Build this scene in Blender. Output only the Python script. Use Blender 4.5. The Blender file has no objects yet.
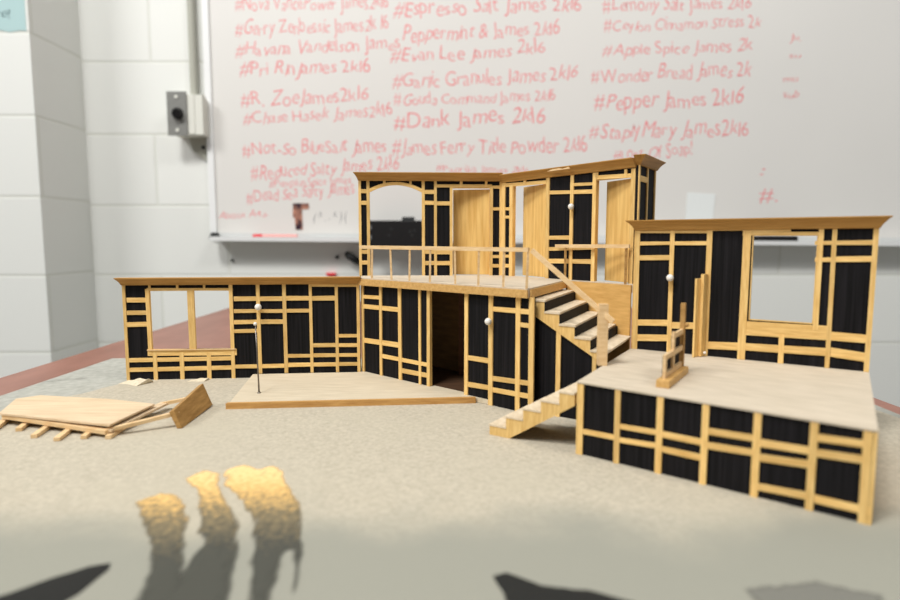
import bpy, bmesh, math, random
from mathutils import Vector, Matrix, noise
random.seed(11)
C = bpy.context.scene.collection
Z0 = 0.766          # height of the base board's top surface above the floor
MM = 0.001

# ------------------------------------------------------------------ helpers
def lin(c):
    return tuple(((v/255.)/12.92 if v/255. <= .04045 else ((v/255.+.055)/1.055)**2.4) for v in c) + (1.,)

def new_mat(name, rough=.6, spec=.3, metal=0.):
    m = bpy.data.materials.new(name); m.use_nodes = True
    nt = m.node_tree; b = nt.nodes['Principled BSDF']
    b.inputs['Roughness'].default_value = rough
    b.inputs['Specular IOR Level'].default_value = spec
    b.inputs['Metallic'].default_value = metal
    return m, nt, b

def plain(name, c, rough=.5, spec=.3, metal=0.):
    m, nt, b = new_mat(name, rough, spec, metal)
    b.inputs['Base Color'].default_value = lin(c)
    return m

def noisy(name, c1, c2, scale=(1, 1, 1), rough=.6, spec=.25, bump=0., detail=4., lo=.3, hi=.7, extra=None, dist=.0004, vary=0.):
    """two colours mixed by stretched noise in object space, optional bump"""
    m, nt, b = new_mat(name, rough, spec)
    N, L = nt.nodes, nt.links
    tc = N.new('ShaderNodeTexCoord'); mp = N.new('ShaderNodeMapping')
    mp.inputs['Scale'].default_value = scale
    oi = N.new('ShaderNodeObjectInfo'); ad = N.new('ShaderNodeVectorMath'); ad.operation = 'MULTIPLY_ADD'
    L.new(tc.outputs['Object'], mp.inputs['Vector'])
    L.new(oi.outputs['Random'], ad.inputs[0]); ad.inputs[1].default_value = (37, 51, 23); L.new(mp.outputs[0], ad.inputs[2])
    n = N.new('ShaderNodeTexNoise'); n.inputs['Scale'].default_value = 1.; n.inputs['Detail'].default_value = detail
    n.inputs['Roughness'].default_value = .6
    L.new(ad.outputs[0], n.inputs['Vector'])
    r = N.new('ShaderNodeValToRGB'); r.color_ramp.elements[0].position = lo; r.color_ramp.elements[1].position = hi
    r.color_ramp.elements[0].color = lin(c1); r.color_ramp.elements[1].color = lin(c2)
    L.new(n.outputs['Fac'], r.inputs['Fac'])
    out = r.outputs['Color']
    if vary:
        hs = N.new('ShaderNodeHueSaturation'); mr0 = N.new('ShaderNodeMapRange'); mr0.inputs['To Min'].default_value = 1-vary; mr0.inputs['To Max'].default_value = 1+vary*.6
        L.new(oi.outputs['Random'], mr0.inputs['Value']); L.new(mr0.outputs[0], hs.inputs['Value']); L.new(out, hs.inputs['Color']); out = hs.outputs['Color']
    if extra:      # (colour, scale, low, high): a second, coarser noise of blotches
        n2 = N.new('ShaderNodeTexNoise'); n2.inputs['Scale'].default_value = extra[1]; n2.inputs['Detail'].default_value = 5
        L.new(tc.outputs['Object'], n2.inputs['Vector'])
        mr = N.new('ShaderNodeMapRange'); mr.inputs['From Min'].default_value = extra[2]; mr.inputs['From Max'].default_value = extra[3]
        L.new(n2.outputs['Fac'], mr.inputs['Value'])
        mx = N.new('ShaderNodeMix'); mx.data_type = 'RGBA'; mx.inputs['B'].default_value = lin(extra[0])
        L.new(mr.outputs[0], mx.inputs['Factor']); L.new(out, mx.inputs['A']); out = mx.outputs['Result']
    L.new(out, b.inputs['Base Color'])
    if bump:
        bp = N.new('ShaderNodeBump'); bp.inputs['Strength'].default_value = bump; bp.inputs['Distance'].default_value = dist
        L.new(n.outputs['Fac'], bp.inputs['Height']); L.new(bp.outputs[0], b.inputs['Normal'])
    return m

M = {}
# basswood strips: yellow, grain along the strip (rails along x, posts along z)
M['rail'] = noisy('basswood_rail', (214, 170, 98), (243, 206, 136), (70, 700, 700), .55, vary=.14)
M['post'] = noisy('basswood_post', (215, 172, 100), (244, 208, 138), (700, 700, 70), .55, vary=.14)
M['black'] = noisy('black_stained_wood', (9, 9, 10), (33, 31, 34), (650, 300, 14), .7, .15, .25, 5., .35, .75)
M['cornice'] = noisy('cornice_wood', (168, 124, 62), (196, 150, 84), (40, 500, 500), .5)
M['ply'] = noisy('plywood_orange', (202, 156, 88), (224, 180, 110), (60, 60, 350), .55)
M['doorply'] = noisy('plywood_door', (208, 162, 88), (240, 202, 128), (260, 260, 18), .5, .3, 0., 4., .3, .7)
M['deck'] = noisy('pale_balsa', (190, 177, 155), (213, 200, 180), (50, 420, 300), .7)
M['tread'] = noisy('pale_tread', (206, 188, 158), (228, 212, 186), (300, 120, 300), .7)
M['fascia'] = noisy('fascia_wood', (190, 146, 84), (216, 176, 112), (60, 600, 600), .5)
M['balsa'] = noisy('balsa_rail', (214, 178, 128), (236, 206, 160), (80, 80, 400), .6)
M['sheet'] = noisy('balsa_sheet', (206, 180, 144), (228, 205, 172), (30, 320, 300), .65)
M['oldwood'] = noisy('scrap_wood', (150, 112, 62), (196, 154, 94), (220, 60, 400), .6)
M['brownstrip'] = noisy('brown_strip', (178, 130, 72), (208, 162, 98), (40, 400, 400), .55)
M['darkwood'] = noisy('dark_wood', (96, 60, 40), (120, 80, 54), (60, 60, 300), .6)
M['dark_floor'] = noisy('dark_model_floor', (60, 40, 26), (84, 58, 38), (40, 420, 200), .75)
M['inner'] = noisy('plywood_shaded', (112, 82, 44), (136, 102, 58), (60, 60, 350), .6)  # brown plywood, its colour darkened for the shade inside the doorway
M['floorboard'] = noisy('model_floor', (198, 184, 158), (216, 203, 179), (40, 420, 200), .75)
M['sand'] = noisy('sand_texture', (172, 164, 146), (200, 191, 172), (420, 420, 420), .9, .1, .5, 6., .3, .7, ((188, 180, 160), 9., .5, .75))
M['flake'] = noisy('beige_flake', (206, 194, 168), (226, 214, 190), (420, 420, 420), .9, .1)
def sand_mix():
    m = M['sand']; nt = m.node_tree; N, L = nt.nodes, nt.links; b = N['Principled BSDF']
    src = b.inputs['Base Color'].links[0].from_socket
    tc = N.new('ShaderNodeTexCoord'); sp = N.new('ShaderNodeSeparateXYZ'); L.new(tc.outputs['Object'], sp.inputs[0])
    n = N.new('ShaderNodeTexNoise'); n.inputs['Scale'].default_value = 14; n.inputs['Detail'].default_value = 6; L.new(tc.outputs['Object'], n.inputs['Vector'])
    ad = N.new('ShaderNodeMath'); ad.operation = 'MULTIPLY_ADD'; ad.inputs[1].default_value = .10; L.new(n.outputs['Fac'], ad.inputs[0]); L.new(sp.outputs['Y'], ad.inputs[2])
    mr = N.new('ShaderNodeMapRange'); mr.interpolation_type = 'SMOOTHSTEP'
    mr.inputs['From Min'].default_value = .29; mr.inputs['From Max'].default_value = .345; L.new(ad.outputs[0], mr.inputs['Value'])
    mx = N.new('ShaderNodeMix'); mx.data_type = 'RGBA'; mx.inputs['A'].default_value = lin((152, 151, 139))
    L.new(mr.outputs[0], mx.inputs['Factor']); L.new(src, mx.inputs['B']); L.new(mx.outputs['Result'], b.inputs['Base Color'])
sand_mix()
M['board'] = noisy('grey_board', (160, 160, 150), (184, 183, 174), (150, 150, 150), .8, .15, .15, 5., .3, .7, ((132, 132, 124), 26., .6, .78))
M['table'] = noisy('red_laminate', (136, 84, 66), (156, 102, 84), (30, 12, 30), .35, .4)
M['tablebody'] = plain('table_metal', (60, 58, 56), .5)
M['pin'] = plain('white_pin_plastic', (238, 234, 226), .3, .5)
M['steel'] = plain('needle_steel', (128, 120, 112), .35, .5, .8)
M['white'] = noisy('whiteboard_enamel', (222, 220, 215), (226, 224, 219), (1.2, 1.2, 1.2), .38, .3)
M['frame'] = plain('white_aluminium', (236, 237, 236), .4, .4)
M['traygrey'] = plain('tray_grey', (206, 208, 206), .45, .4)
M['ink'] = noisy('red_marker', (232, 108, 114), (240, 162, 162), (60, 60, 60), .6)
M['inkred'] = noisy('strong_red_marker', (230, 100, 104), (238, 150, 150), (60, 60, 60), .6)
M['inkgrey'] = plain('grey_marker', (128, 128, 130), .6)
M['inkdark'] = plain('dark_marker', (40, 66, 72), .6)
M['plastic'] = plain('black_plastic', (15, 15, 16), .45, .4)
M['rubber'] = plain('dark_rubber', (48, 50, 50), .7)
M['red'] = plain('red_plastic', (222, 64, 70), .45)
M['pink'] = plain('pink_plastic', (240, 178, 172), .5)
M['metal'] = noisy('brushed_plate', (118, 118, 114), (138, 138, 133), (300, 300, 300), .5, .4)
M['ivory'] = plain('ivory_paint', (222, 222, 212), .5)
M['ivorydark'] = plain('grey_ivory', (176, 176, 164), .5)
M['paper'] = plain('blue_paper', (176, 204, 204), .8)
M['note'] = plain('white_note', (232, 236, 234), .7)
M['grey_plastic'] = plain('grey_plastic', (130, 132, 132), .5)
M['floor'] = noisy('grey_floor_tile', (140, 138, 132), (156, 154, 148), (20, 20, 20), .5)

def block_wall_mat():
    m, nt, b = new_mat('painted_block', .5, .3)
    N, L = nt.nodes, nt.links
    uv = N.new('ShaderNodeUVMap'); uv.uv_map = 'UVMap'
    br = N.new('ShaderNodeTexBrick'); br.offset = .5
    br.inputs['Scale'].default_value = 1.; br.inputs['Brick Width'].default_value = .38; br.inputs['Row Height'].default_value = .19
    br.inputs['Mortar Size'].default_value = .0045; br.inputs['Mortar Smooth'].default_value = .6; br.inputs['Bias'].default_value = 0
    br.inputs['Color1'].default_value = lin((230, 231, 226)); br.inputs['Color2'].default_value = lin((226, 227, 222))
    br.inputs['Mortar'].default_value = lin((219, 220, 212))
    L.new(uv.outputs[0], br.inputs['Vector'])
    L.new(br.outputs['Color'], b.inputs['Base Color'])
    n = N.new('ShaderNodeTexNoise'); n.inputs['Scale'].default_value = 140; n.inputs['Detail'].default_value = 6
    L.new(uv.outputs[0], n.inputs['Vector'])
    mu = N.new('ShaderNodeMath'); mu.operation = 'MULTIPLY_ADD'; mu.inputs[1].default_value = .10
    iv = N.new('ShaderNodeMath'); iv.operation = 'SUBTRACT'; iv.inputs[0].default_value = 1.
    L.new(br.outputs['Fac'], iv.inputs[1])
    L.new(n.outputs['Fac'], mu.inputs[0]); L.new(iv.outputs[0], mu.inputs[2])
    bp = N.new('ShaderNodeBump'); bp.inputs['Strength'].default_value = .4; bp.inputs['Distance'].default_value = .003
    L.new(mu.outputs[0], bp.inputs['Height']); L.new(bp.outputs[0], b.inputs['Normal'])
    return m
M['block'] = block_wall_mat()

def streak_mat(name, y0, y1, dark=(78, 78, 71), lo=.74, hi=1.22):
    """dried paint: sandy yellow at the far tip, black along the rest, thin at the rim"""
    m, nt, b = new_mat(name, .8, .15)
    N, L = nt.nodes, nt.links
    tc = N.new('ShaderNodeTexCoord'); sp = N.new('ShaderNodeSeparateXYZ'); L.new(tc.outputs['Object'], sp.inputs[0])
    n = N.new('ShaderNodeTexNoise'); n.inputs['Scale'].default_value = 320; n.inputs['Detail'].default_value = 5
    L.new(tc.outputs['Object'], n.inputs['Vector'])
    g = N.new('ShaderNodeMapRange'); g.inputs['From Min'].default_value = y0; g.inputs['From Max'].default_value = y1
    L.new(sp.outputs['Y'], g.inputs['Value'])
    a = N.new('ShaderNodeMath'); a.operation = 'MULTIPLY_ADD'; a.inputs[1].default_value = .5; L.new(n.outputs['Fac'], a.inputs[0]); L.new(g.outputs[0], a.inputs[2])
    r = N.new('ShaderNodeValToRGB'); e = r.color_ramp.elements
    e[0].position = .45; e[0].color = lin(dark); e[1].position = 1.12 if False else 1.; e[1].color = lin((246, 208, 146))
    e2 = e.new(.66); e2.color = lin((132, 119, 92)); e3 = e.new(.84); e3.color = lin((222, 182, 116))
    L.new(a.outputs[0], r.inputs['Fac']); L.new(r.outputs[0], b.inputs['Base Color'])
    # broken coverage: the brush skips over the board's grain
    uv = N.new('ShaderNodeAttribute'); uv.attribute_name = 'cover'
    n2 = N.new('ShaderNodeTexNoise'); n2.inputs['Scale'].default_value = 1.; n2.inputs['Detail'].default_value = 4
    mp = N.new('ShaderNodeMapping'); mp.inputs['Scale'].default_value = (260, 60, 100); mp.inputs['Rotation'].default_value = (0, 0, -.3)
    L.new(tc.outputs['Object'], mp.inputs[0]); L.new(mp.outputs[0], n2.inputs['Vector'])
    s = N.new('ShaderNodeMath'); s.operation = 'ADD'; L.new(uv.outputs['Fac'], s.inputs[0]); L.new(n2.outputs['Fac'], s.inputs[1])
    ar = N.new('ShaderNodeMapRange'); ar.inputs['From Min'].default_value = lo; ar.inputs['From Max'].default_value = hi
    L.new(s.outputs[0], ar.inputs['Value']); L.new(ar.outputs[0], b.inputs['Alpha'])
    return m

# ------------------------------------------------------------------ mesh builders (all in millimetres)
def V(x, y, z): return Vector((x*MM, y*MM, z*MM))

def box(bm, x0, x1, y0, y1, z0, z1):
    vs = [bm.verts.new(V(x, y, z)) for z in (z0, z1) for y in (y0, y1) for x in (x0, x1)]
    for f in ((0, 2, 3, 1), (4, 5, 7, 6), (0, 1, 5, 4), (2, 6, 7, 3), (0, 4, 6, 2), (1, 3, 7, 5)):
        bm.faces.new([vs[i] for i in f])

def prism(bm, pts, d0, d1, axis='z'):
    """closed polygon extruded from d0 to d1 along an axis; pts are 2-D in the other two axes"""
    def P(p, d):
        return V(p[0], p[1], d) if axis == 'z' else (V(p[0], d, p[1]) if axis == 'y' else V(d, p[0], p[1]))
    a = [bm.verts.new(P(p, d0)) for p in pts]; b = [bm.verts.new(P(p, d1)) for p in pts]
    n = len(pts)
    bm.faces.new(a); bm.faces.new(list(reversed(b)))
    for i in range(n):
        bm.faces.new([a[i], b[i], b[(i+1) % n], a[(i+1) % n]])

def bar(bm, p, q, w, t, up=(0, 0, 1), taper=1.):
    """rectangular stick from p to q (mm), w across, t along 'up'"""
    p, q = Vector(p), Vector(q); d = (q-p).normalized(); u = Vector(up)
    s = d.cross(u)
    s.normalize(); u = s.cross(d)
    c = []
    for e, k in ((p, 1.), (q, taper)):
        c.append([bm.verts.new((e + s*a*w*.5*k + u*b*t*.5*k)*MM) for a, b in ((-1, -1), (1, -1), (1, 1), (-1, 1))])
    A, B = c
    bm.faces.new(A); bm.faces.new(list(reversed(B)))
    for i in range(4):
        bm.faces.new([A[i], B[i], B[(i+1) % 4], A[(i+1) % 4]])

def tube(bm, pts, r, seg=10):
    pts = [Vector(p) for p in pts]; rings = []
    for i, p in enumerate(pts):
        d = (pts[min(i+1, len(pts)-1)] - pts[max(i-1, 0)]).normalized()
        a = d.orthogonal().normalized(); b = d.cross(a)
        if rings:
            a = (pa - d*pa.dot(d)).normalized(); b = d.cross(a)
        pa = a
        rr = r[i] if isinstance(r, (list, tuple)) else r
        rings.append([bm.verts.new((p + (a*math.cos(k*2*math.pi/seg) + b*math.sin(k*2*math.pi/seg))*rr)*MM) for k in range(seg)])
    for i in range(len(rings)-1):
        for k in range(seg):
            bm.faces.new([rings[i][k], rings[i][(k+1) % seg], rings[i+1][(k+1) % seg], rings[i+1][k]])
    bm.faces.new(list(reversed(rings[0]))); bm.faces.new(rings[-1])

def ball(bm, c, r, flat=1.):
    res = bmesh.ops.create_uvsphere(bm, u_segments=20, v_segments=12, radius=r*MM)
    for v in res['verts']:
        v.co = Vector((v.co.x, v.co.y, v.co.z*flat)) + Vector(c)*MM

def link(name, bm, m, parent=None, bevel=0., smooth=False):
    bmesh.ops.recalc_face_normals(bm, faces=bm.faces[:])
    if bevel:
        bmesh.ops.bevel(bm, geom=bm.edges[:], offset=bevel*MM, segments=2, affect='EDGES', profile=.5)
    me = bpy.data.meshes.new(name); bm.to_mesh(me); bm.free()
    if smooth:
        for p in me.polygons: p.use_smooth = True
    o = bpy.data.objects.new(name, me); C.objects.link(o)
    if m: me.materials.append(m)
    if parent: o.parent = parent
    return o

def part(name, m, parent, fn, bevel=0., smooth=False):
    bm = bmesh.new(); fn(bm)
    return link(name, bm, m, parent, bevel, smooth)

def tag(o, label, cat, group=None):
    o['label'] = label; o['category'] = cat
    if group: o['group'] = group
    return o

def thing(name, label, cat, loc=(0, 0, 0), rz=0., group=None):
    """an Empty at the thing's base; loc in mm above the base board's top"""
    o = bpy.data.objects.new(name, None); C.objects.link(o); o.empty_display_size = .01
    o.location = V(*loc) + Vector((0, 0, Z0)); o.rotation_euler = (0, 0, rz)
    return tag(o, label, cat, group)

def solo(name, m, label, cat, fn, loc=(0, 0, 0), rz=0., group=None, bevel=0., smooth=False):
    bm = bmesh.new(); fn(bm)
    o = link(name, bm, m, None, bevel, smooth)
    o.location = V(*loc) + Vector((0, 0, Z0)); o.rotation_euler = (0, 0, rz)
    return tag(o, label, cat, group)

def struct(name, bm, m):
    o = link(name, bm, m); o['kind'] = 'structure'
    return o

def frame_of(A, B):
    return math.hypot(B[0]-A[0], B[1]-A[1]), math.atan2(B[1]-A[1], B[0]-A[0])

# ------------------------------------------------------------------ half-timbered flats (local x along the wall, y to the back, z up)
def holed(bm, L, z0, z1, y0, y1, holes):
    y1 = min(y1, 1.4)
    xs = sorted({0., L} | {h[0] for h in holes} | {h[1] for h in holes})
    zs = sorted({z0, z1} | {h[2] for h in holes} | {h[3] for h in holes})
    for i in range(len(xs)-1):
        for j in range(len(zs)-1):
            cx, cz = (xs[i]+xs[i+1])/2, (zs[j]+zs[j+1])/2
            if not any(h[0] < cx < h[1] and h[2] < cz < h[3] for h in holes):
                box(bm, xs[i], xs[i+1], y0, y1, zs[j], zs[j+1])
    bmesh.ops.remove_doubles(bm, verts=bm.verts[:], dist=1e-6)
    # drop the doubled walls between neighbouring cells
    seen = {}
    for f in bm.faces[:]:
        k = tuple(sorted(v.index for v in f.verts)) if False else frozenset(v for v in f.verts)
        seen.setdefault(k, []).append(f)
    dead = [f for fs in seen.values() if len(fs) > 1 for f in fs]
    bmesh.ops.delete(bm, geom=dead, context='FACES_ONLY')

def strips(root, posts, rails, L, dz=0., bottom=None):
    for s, za, zb, w in posts:
        s = min(max(s, w*.5-.4), L-w*.5+.4)
        j = random.uniform(-.25, .25); k = random.uniform(-.25, .25)
        if bottom is not None: za = max(za, bottom(s))
        part('timber_post', M['post'], root, lambda bm: prism(bm, [(s-w/2+j, za-dz), (s+w/2+j, za-dz), (s+w/2+k, zb-dz), (s-w/2+k, zb-dz)], -1.15, .15, 'y'))
    for s0, za, s1, zb, h in rails:
        j = random.uniform(-.2, .2)
        s0, s1 = max(s0, -.2), min(s1, L+.2)
        part('timber_rail', M['rail'], root, lambda bm: prism(bm, [(s0, za-h/2-dz), (s1, zb-h/2+j-dz), (s1, zb+h/2-dz), (s0, za+h/2+j-dz)], -.95, .15, 'y'))

PROFILE = [(0, 0), (.9, .3), (1.5, 1.6), (2.5, 3.2), (4.1, 5.0), (5.6, 6.3), (6.2, 6.7), (6.2, 7.4), (0, 7.4)]
def cornice(root, L, z, left=1., right=1., k=1., y=-1.2, back=2.2, sag=0., name='cornice'):
    """moulding flared out to the front, mitred at its ends"""
    def fn(bm):
        ring = []
        for e in (0, 1):
            r = []
            for d, h in PROFILE:
                x = -left*d*k if e == 0 else L + right*d*k
                r.append(bm.verts.new(V(x, (y-d*k) if d else y, z+h*k - sag*e)))
            r[-1].co = V(-left*6.2*k if e == 0 else L+right*6.2*k, back, z+7.4*k - sag*e)
            r[0].co = V(0 if e == 0 else L, y, z - sag*e)
            r.append(bm.verts.new(V(0 if e == 0 else L, back, z - sag*e)))
            ring.append(r)
        n = len(ring[0])
        for i in range(n):
            bm.faces.new([ring[0][i], ring[1][i], ring[1][(i+1) % n], ring[0][(i+1) % n]])
        bm.faces.new(list(reversed(ring[0]))); bm.faces.new(ring[1])
    return part(name, M['cornice'], root, fn)

# half-timbering measured in mm: posts (x, z0, z1, width), rails (x0, z0, x1, z1, height)
LF_POSTS=[(-0.6, 0, 89, 2.7), (20.1, 24.3, 85.1, 3.3), (58.6, 27.5, 83.9, 5.9), (95.0, 0, 89, 3.3), (24.1, 0, 26.1, 3.5), (48.4, 0, 25.7, 3.7), (72.9, 0, 25.3, 3.7), (22.5, 85.0, 89, 2.0), (46.9, 84.9, 89, 2.0), (71.1, 84.7, 89, 2.0), (119.9, 0, 89, 3.3), (143.9, 0, 89, 3.4), (168.1, 0, 89, 2.8), (192.2, 0, 89, 2.9), (212.3, 0, 89, 2.8)]
LF_RAILS=[(1.6, 75.0, 21.1, 74.9, 4.3), (1.0, 63.2, 20.5, 63.2, 3.9), (0.5, 52.2, 20.0, 52.5, 4.3), (-0.4, 18.8, 96.5, 19.2, 3.8), (-0.8, 9.7, 96.2, 10.4, 3.8), (19.8, 84.9, 96.9, 84.3, 2.4), (17.9, 25.8, 98.5, 24.9, 6.1), (97.5, 75.3, 121.3, 75.3, 4.2), (97.1, 63.7, 120.9, 63.8, 3.4), (96.8, 53.3, 120.6, 53.6, 3.8), (96.5, 44.9, 120.3, 45.2, 3.4), (95.3, 11.2, 119.3, 11.1, 3.5), (121.3, 75.3, 145.2, 75.3, 4.2), (120.9, 63.8, 144.9, 63.5, 3.4), (120.6, 53.6, 144.6, 53.3, 4.2), (119.3, 11.1, 143.5, 11.2, 3.7), (145.2, 75.5, 169.3, 75.3, 4.2), (144.9, 63.7, 169.0, 63.7, 3.4), (143.7, 20.5, 168.0, 20.3, 3.2), (143.5, 11.8, 167.8, 11.8, 3.8), (169.3, 75.3, 192.6, 75.5, 4.4), (168.2, 30.5, 191.8, 30.4, 3.7), (168.0, 20.7, 191.6, 20.5, 3.5), (167.8, 11.8, 191.4, 11.7, 3.7), (191.9, 39.1, 212.7, 39.0, 3.1), (191.7, 30.2, 212.6, 30.0, 3.4), (191.6, 20.7, 212.4, 20.5, 3.3), (191.4, 11.9, 212.3, 11.7, 3.3), (169.5, 87.5, 213.4, 86.9, 2.4)]
UL_POSTS=[(-1.9, 94.5, 188.5, 2.6), (7.1, 94.5, 188.5, 3.0), (61.5, 94.5, 188.5, 3.0), (23.2, 183.1, 188.5, 2.4), (48.9, 183.2, 188.5, 2.3), (73.7, 94.5, 188.5, 2.8), (89.1, 94.5, 182.4, 2.8), (129.5, 94.5, 182.5, 3.0), (99.0, 182.4, 188.5, 2.6), (123.9, 182.5, 188.5, 2.4), (139.3, 94.5, 188.5, 3.1)]
UL_RAILS=[(-1.8, 178.1, 8.0, 177.8, 3.9), (-2.0, 166.7, 7.9, 166.7, 3.9), (-2.7, 118.4, 7.2, 118.4, 4.0), (-2.9, 107.6, 7.1, 107.6, 4.0), (61.3, 177.5, 74.2, 177.4, 3.9), (61.2, 166.9, 74.1, 166.6, 3.9), (61.0, 118.3, 74.0, 118.3, 4.0), (61.0, 107.0, 74.0, 107.0, 4.0), (74.1, 166.2, 89.1, 166.2, 3.9), (74.0, 118.0, 89.1, 118.0, 4.4), (74.0, 107.0, 89.1, 107.0, 4.0), (74.2, 183.3, 129.9, 183.5, 2.9), (129.9, 182.5, 138.9, 182.5, 3.0), (130.1, 161.0, 139.1, 161.0, 3.0), (130.4, 113.5, 139.5, 113.5, 3.0), (130.5, 104.1, 139.6, 104.1, 3.4)]
UR_POSTS=[(3.0, 94.5, 187, 5.0), (13.7, 94.5, 183.6, 4.4), (31.8, 183.2, 187, 3.2), (61.0, 94.5, 187, 4.2), (89.1, 94.5, 187, 3.6), (113.4, 94.5, 187, 3.7), (115.5, 182.3, 187, 2.5), (143.9, 180.1, 187, 2.5), (151.1, 94.5, 187, 3.9)]
UR_RAILS=[(2.8, 160.9, 14.0, 160.5, 3.0), (2.9, 152.8, 14.2, 152.5, 2.9), (3.4, 114.0, 14.7, 114.3, 2.9), (3.6, 104.2, 14.8, 104.6, 3.4), (2.5, 183.9, 60.2, 183.0, 3.4), (60.4, 173.3, 88.4, 172.1, 3.2), (61.3, 132.2, 89.4, 132.3, 3.6), (61.5, 121.7, 89.7, 122.4, 3.3), (61.7, 110.6, 89.9, 111.2, 4.2), (88.2, 178.5, 112.0, 177.7, 2.6), (88.4, 172.2, 112.2, 171.3, 3.5), (89.7, 122.6, 113.6, 123.2, 3.1), (89.9, 111.2, 114.0, 111.6, 4.0), (111.9, 182.9, 150.2, 181.6, 3.3)]
CW_POSTS=[(1.3, 0, 88, 3.6), (26.8, 0, 88, 3.4), (52.5, 0, 88, 4.0), (77.6, 0, 88, 2.7), (87.9, 0, 88, 3.6), (130.2, 0, 88, 3.7), (155.1, 0, 88, 4.2), (180.8, 0, 88, 4.1), (193.1, 0, 88, 4.5)]
CW_RAILS=[(1.5, 76.4, 27.4, 77.1, 3.4), (1.3, 67.3, 52.9, 67.9, 4.1), (0.6, 34.6, 52.5, 35.7, 4.6), (27.8, 22.6, 87.7, 22.5, 3.5), (52.2, 12.7, 87.7, 13.2, 4.0), (130.0, 35.1, 155.0, 35.4, 3.9), (130.1, 12.9, 155.1, 13.8, 3.9), (155.6, 76.8, 192.4, 77.3, 3.7), (180.7, 67.0, 192.5, 66.9, 3.4), (156.1, 21.8, 193.2, 23.6, 3.7), (156.2, 12.8, 193.4, 13.7, 3.7)]
RF_POSTS=[(1.3, 43.5, 137.5, 3.6), (27.2, 43.5, 137.5, 3.2), (53.0, 43.5, 137.5, 3.7), (77.4, 43.5, 136.3, 5.0), (121.6, 69.9, 137.5, 2.9), (129.2, 43.5, 137.5, 2.7), (151.3, 43.5, 137.5, 2.9), (102.1, 43.5, 65.5, 3.3)]
RF_RAILS=[(0.3, 136.8, 51.5, 136.5, 3.0), (0.6, 127.2, 25.9, 127.6, 2.7), (0.9, 116.2, 26.3, 116.9, 3.8), (2.5, 66.0, 28.1, 67.6, 4.6), (2.9, 54.0, 28.5, 56.0, 5.0), (25.9, 127.6, 51.9, 127.8, 2.9), (28.1, 65.8, 54.3, 67.2, 4.8), (54.8, 53.2, 78.1, 54.4, 5.4), (51.5, 137.6, 74.5, 137.7, 2.1), (74.6, 134.3, 122.5, 134.2, 2.4), (74.6, 136.4, 104, 136.4, 1.8), (76.3, 67.7, 128.3, 68.4, 9.7), (76.8, 54.4, 131.1, 55.8, 5.2), (118.3, 128.0, 129.0, 128.2, 2.6), (118.9, 116.9, 129.6, 117.3, 2.9), (127.9, 128.2, 150.9, 128.5, 2.9), (128.4, 117.4, 151.5, 118.1, 3.6), (130.0, 66.6, 151.9, 66.4, 5.5), (130.6, 55.9, 152.5, 54.2, 5.9)]
PF_POSTS=[(0.9, 0, 43, 3.3), (24.5, 0, 43, 3.3), (49.0, 0, 43, 3.6), (73.2, 0, 43, 3.5), (98.0, 0, 43, 3.6), (122.6, 0, 43, 3.5), (143.8, 0, 43, 3.7)]
PF_RAILS=[(0.8, 14.6, 25.0, 15.2, 3.0), (24.8, 22.4, 49.3, 23.3, 2.9), (25.1, 14.2, 49.6, 15.7, 2.9), (49.3, 22.8, 73.9, 22.8, 3.4), (49.6, 14.5, 74.2, 14.4, 3.3), (73.6, 29.4, 98.2, 30.3, 3.4), (73.9, 21.6, 98.5, 22.8, 3.4), (98.3, 28.4, 123.5, 29.3, 3.7), (98.6, 20.8, 123.9, 22.7, 3.6), (99.3, 5.7, 124.7, 7.0, 3.5), (123.1, 36.3, 144.7, 37.3, 3.4), (123.5, 28.8, 145.1, 30.0, 3.6), (124.7, 6.3, 146.5, 6.3, 3.8)]
TEXT = [
("#Nova VancePower James2k16",-566,-159,730,738,35),
("#Gerry Zenbessic James2k 16",-568,-159,666,682,36),
("#Havana Vandelson James",-570,-128,615,633,36),
("#Pri RinJames 2k16",-561,-208,564,574,36),
("#R. ZoeJames2k16",-559,-215,485,501,39),
("#Chase Hasek James2k16",-555,-151,436,464,34),
("#Not-So BlueSalt James",-558,-168,359,367,37),
("#Reduced Salty James 2k16",-538,-136,292,324,37),
("#Pumpkin Spice James",-490,-266,271,282,21),
("#Dead Sea Salty James",-551,-256,233,257,35),
("About A4a.",-629,-492,187,195,19),
("#Espresso Salt James 2k16",-151,349,717,733,38),
("Peppermint & James 2k16",-125,292,651,674,38),
("#Evan Lee James 2k16",-160,256,597,623,36),
("#Garlic Granules James 2k16",-155,340,530,556,39),
("#Gouda Command James 2k16",-150,284,488,501,31),
("#Dank James 2k16",-151,258,430,446,42),
("#James Ferry Title Powder 2k16",-157,373,359,367,42),
("#Paprika James 2k16",-38,217,314,308,19),
("#Lemony Salt James 2k16",402,793,728,735,33),
("#Ceylon Cinnamon Stress 2k",406,822,679,689,31),
("#Apple Spice James 2k",402,804,618,628,33),
("#Wonder Bread James 2k",375,802,545,566,39),
("#Pepper James 2k16",384,784,475,493,44),
("#StaplyMary James2k16",373,804,399,412,42),
("#Lots Of Soap!",439,655,335,362,37),
("Ju.",898,930,654,654,18),
("su",898,930,610,613,13),
("mu",888,928,548,550,16),
("sub",890,931,506,509,18),
(":",836,853,303,303,29),
("#.",837,894,233,236,40),
("( ^ . . ^ ) (",-372,-279,182,184,27),
]
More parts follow.
